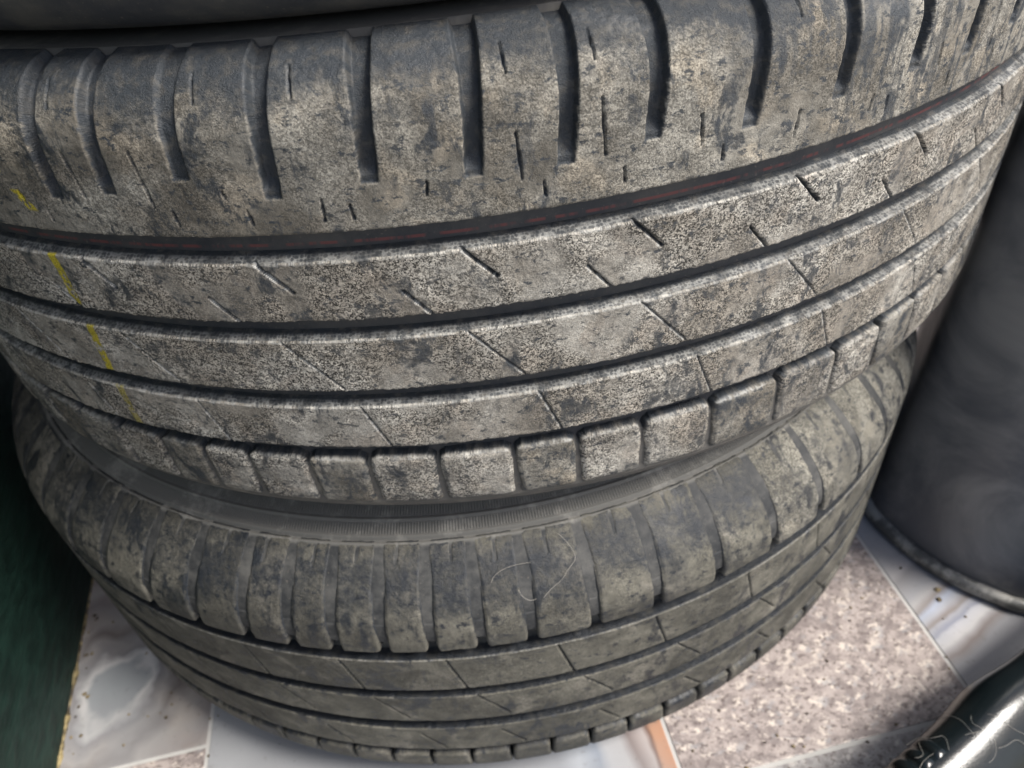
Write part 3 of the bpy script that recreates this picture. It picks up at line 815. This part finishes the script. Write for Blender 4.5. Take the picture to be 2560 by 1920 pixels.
swell = 0.0012 * np.sin(xs * 18) + 0.0030 * np.exp(-((xs - 0.055) / 0.022) ** 2)
k_far = np.clip((sec[:, 0] + 0.005) / 0.03, 0, 1)
V = np.zeros((len(xs), len(sec), 3))
V[:, :, 0] = xs[:, None]
V[:, :, 1] = sec[None, :, 0] + snrm[None, :, 0] * swell[:, None] * k_far[None]
V[:, :, 2] = sec[None, :, 1] + snrm[None, :, 1] * swell[:, None] * k_far[None]
mesh_obj('tube_body', V.reshape(-1, 3), grid_faces(len(xs), len(sec), True)[:, ::-1], MG, tube)
for xe, nm in ((-0.16, -1), (0.36, 1)):
    V = np.zeros((4, len(sec), 3))
    for r_, (f, q) in enumerate(((1.0, 0), (0.92, 0.003), (0.86, 0.003), (0.84, -0.06))):
        V[r_, :, 0] = xe + q * nm; V[r_, :, 1:] = cs + (sec - cs) * f
    Fc = grid_faces(4, len(sec), True)
    mesh_obj('end_rim', V.reshape(-1, 3), Fc if nm < 0 else Fc[:, ::-1], MG, tube)
for i in range(6):                                    # raised ribs of a grip pad on the flank
    x0 = -0.040 + i * 0.0088; w = 0.0040
    ff = np.linspace(0.16, 0.36, 14); end = np.sin(np.linspace(0, np.pi, 14)) ** 0.35
    V = np.array([[skin(f, x0 + dx, dz * e) for f, e in zip(ff, end)] for dx, dz in ((-w, -0.0010), (-w * .7, 0.0010), (0, 0.0016), (w * .7, 0.0010), (w, -0.0010))])
    mesh_obj('grip_rib', V.reshape(-1, 3), grid_faces(5, 14)[:, ::-1], MG, tube)

# ------------------------------------------------------------------ stray hairs and fibres
kh = NT('pale_fibre')
vh = kh.coords('Object')
M_HAIR = kh.fin(kh.mix(kh.noise(vh, 80), (0.20, 0.185, 0.16), (0.40, 0.375, 0.335)), 0.6)
ML = t2.matrix_basis.copy()
def on_lower(deg, smm, lift=0.0012):
    v = PL.xyz(np.radians(np.array(deg)), np.array(smm) / 1000.0, -lift)
    return Vector(v) + Vector((0, 0, ZL))
ROT2 = Matrix.Translation(t2.location) @ t2.rotation_euler.to_matrix().to_4x4()
hairs = [('long curly pale hair lying on the bottom tyre shoulder', [(5.89, 91.8), (6.52, 87.4), (6.97, 81.6), (6.72, 78.8), (5.85, 76.2), (5.46, 72.2), (4.5, 70.9), (3.66, 67.3)]),
         ('short arched pale hair on the bottom tyre, left of the long curly one', [(-0.28, 76.7), (-0.07, 81.0), (1.3, 83.1), (3.1, 82.4)]),
         ('hooked pale hair on the bottom tyre, below the arched one', [(1.78, 72.2), (2.0, 68.3), (2.56, 65.9), (3.09, 67.2)])]
for lab, P in hairs:
    q = [ROT2 @ on_lower(a, b, 0.0011 + 0.0008 * ((k % 3) == 1)) for k, (a, b) in enumerate(P)]
    o = curve_tube('hair', q, 0.00009, M_HAIR); tag(o, lab, 'hair', 'stray hairs on the bottom tyre')
rng = random.Random(9)
TM = Matrix.Translation(tube.location) @ tube.rotation_euler.to_matrix().to_4x4()
cu = bpy.data.curves.new('hair_tangle', 'CURVE'); cu.dimensions = '3D'; cu.bevel_depth = 0.00008; cu.bevel_resolution = 1
for i in range(60):
    x = rng.gauss(0.075, 0.020); f = rng.gauss(0.72, 0.09); n = rng.randint(5, 10)
    if i > 46: f = rng.uniform(0.15, 0.6); x = rng.uniform(-0.02, 0.10)
    dirn = rng.uniform(0, 6.28); sp = cu.splines.new('NURBS'); sp.points.add(n - 1)
    for j in range(n):
        pt = TM @ skin(min(max(f, 0.02), 0.98), x, 0.0008 + rng.uniform(0, 0.0016))
        sp.points[j].co = (*pt, 1)
        dirn += rng.gauss(0, 0.7); x += 0.0042 * math.cos(dirn); f += 0.0042 * math.sin(dirn) / 0.09
    sp.use_endpoint_u = True; sp.order_u = 4; sp.resolution_u = 4
cu.materials.append(M_HAIR)
ht = bpy.data.objects.new('hair_tangle', cu); COL.objects.link(ht)
tag(ht, 'thin tangle of pale pet hair clinging to the glossy black tube', 'hair', None, 'stuff')

# ------------------------------------------------------------------ crumbs of dirt on the tiles
rng = random.Random(21)
V, F = [], []
def crumb(x, y, r):
    b = len(V); n = 6
    for lv, (rr_, z) in enumerate(((1.0, 0.0002), (0.75, 0.6), (0.0, 0.8))):
        if lv < 2:
            for q in range(n):
                a = q * 2 * math.pi / n + rng.uniform(-.3, .3); f = rr_ * rng.uniform(0.6, 1.25)
                V.append((x + r * f * math.cos(a), y + r * f * math.sin(a), 0.0003 + r * z * rng.uniform(0.6, 1.0)))
        else: V.append((x, y, 0.0003 + r * z))
    for q in range(n):
        F.append((b + q, b + (q + 1) % n, b + n + (q + 1) % n, b + n + q))
        if q % 2 == 0: F.append((b + n + q, b + n + (q + 1) % n, b + n + (q + 2) % n, b + 2 * n))
for i in range(34):
    t = rng.uniform(0.02, 0.24); off = abs(rng.gauss(0.004, 0.004))
    p = p_w + d_w * t + n_w * (0.004 + off); crumb(p.x, p.y, rng.uniform(0.0006, 0.0018))
for i in range(26): crumb(rng.uniform(-0.30, -0.20), rng.uniform(-0.33, -0.2), rng.uniform(0.0004, 0.0011))
for i in range(40): crumb(rng.uniform(0.06, 0.30), rng.uniform(-0.36, -0.24), rng.uniform(0.0004, 0.0012))
for x, y, r in ((0.262, -0.262, .0022), (0.259, -0.269, .0018), (0.100, -0.352, .0016), (-0.252, -0.268, .0016)): crumb(x, y, r)
kc = NT('dry_dirt'); vc = kc.coords('Object'); nc_ = kc.noise(vc, 60, 2)
M_DIRT = kc.fin(kc.mix(kc.ramp(nc_, 0.4, 0.6), (0.06, 0.05, 0.04), (0.24, 0.19, 0.11)), 0.95)
db = mesh_obj('dirt_crumbs', V, F, M_DIRT, None, False)
tag(db, 'loose crumbs of dry dirt scattered on the floor tiles', 'dirt', None, 'stuff')
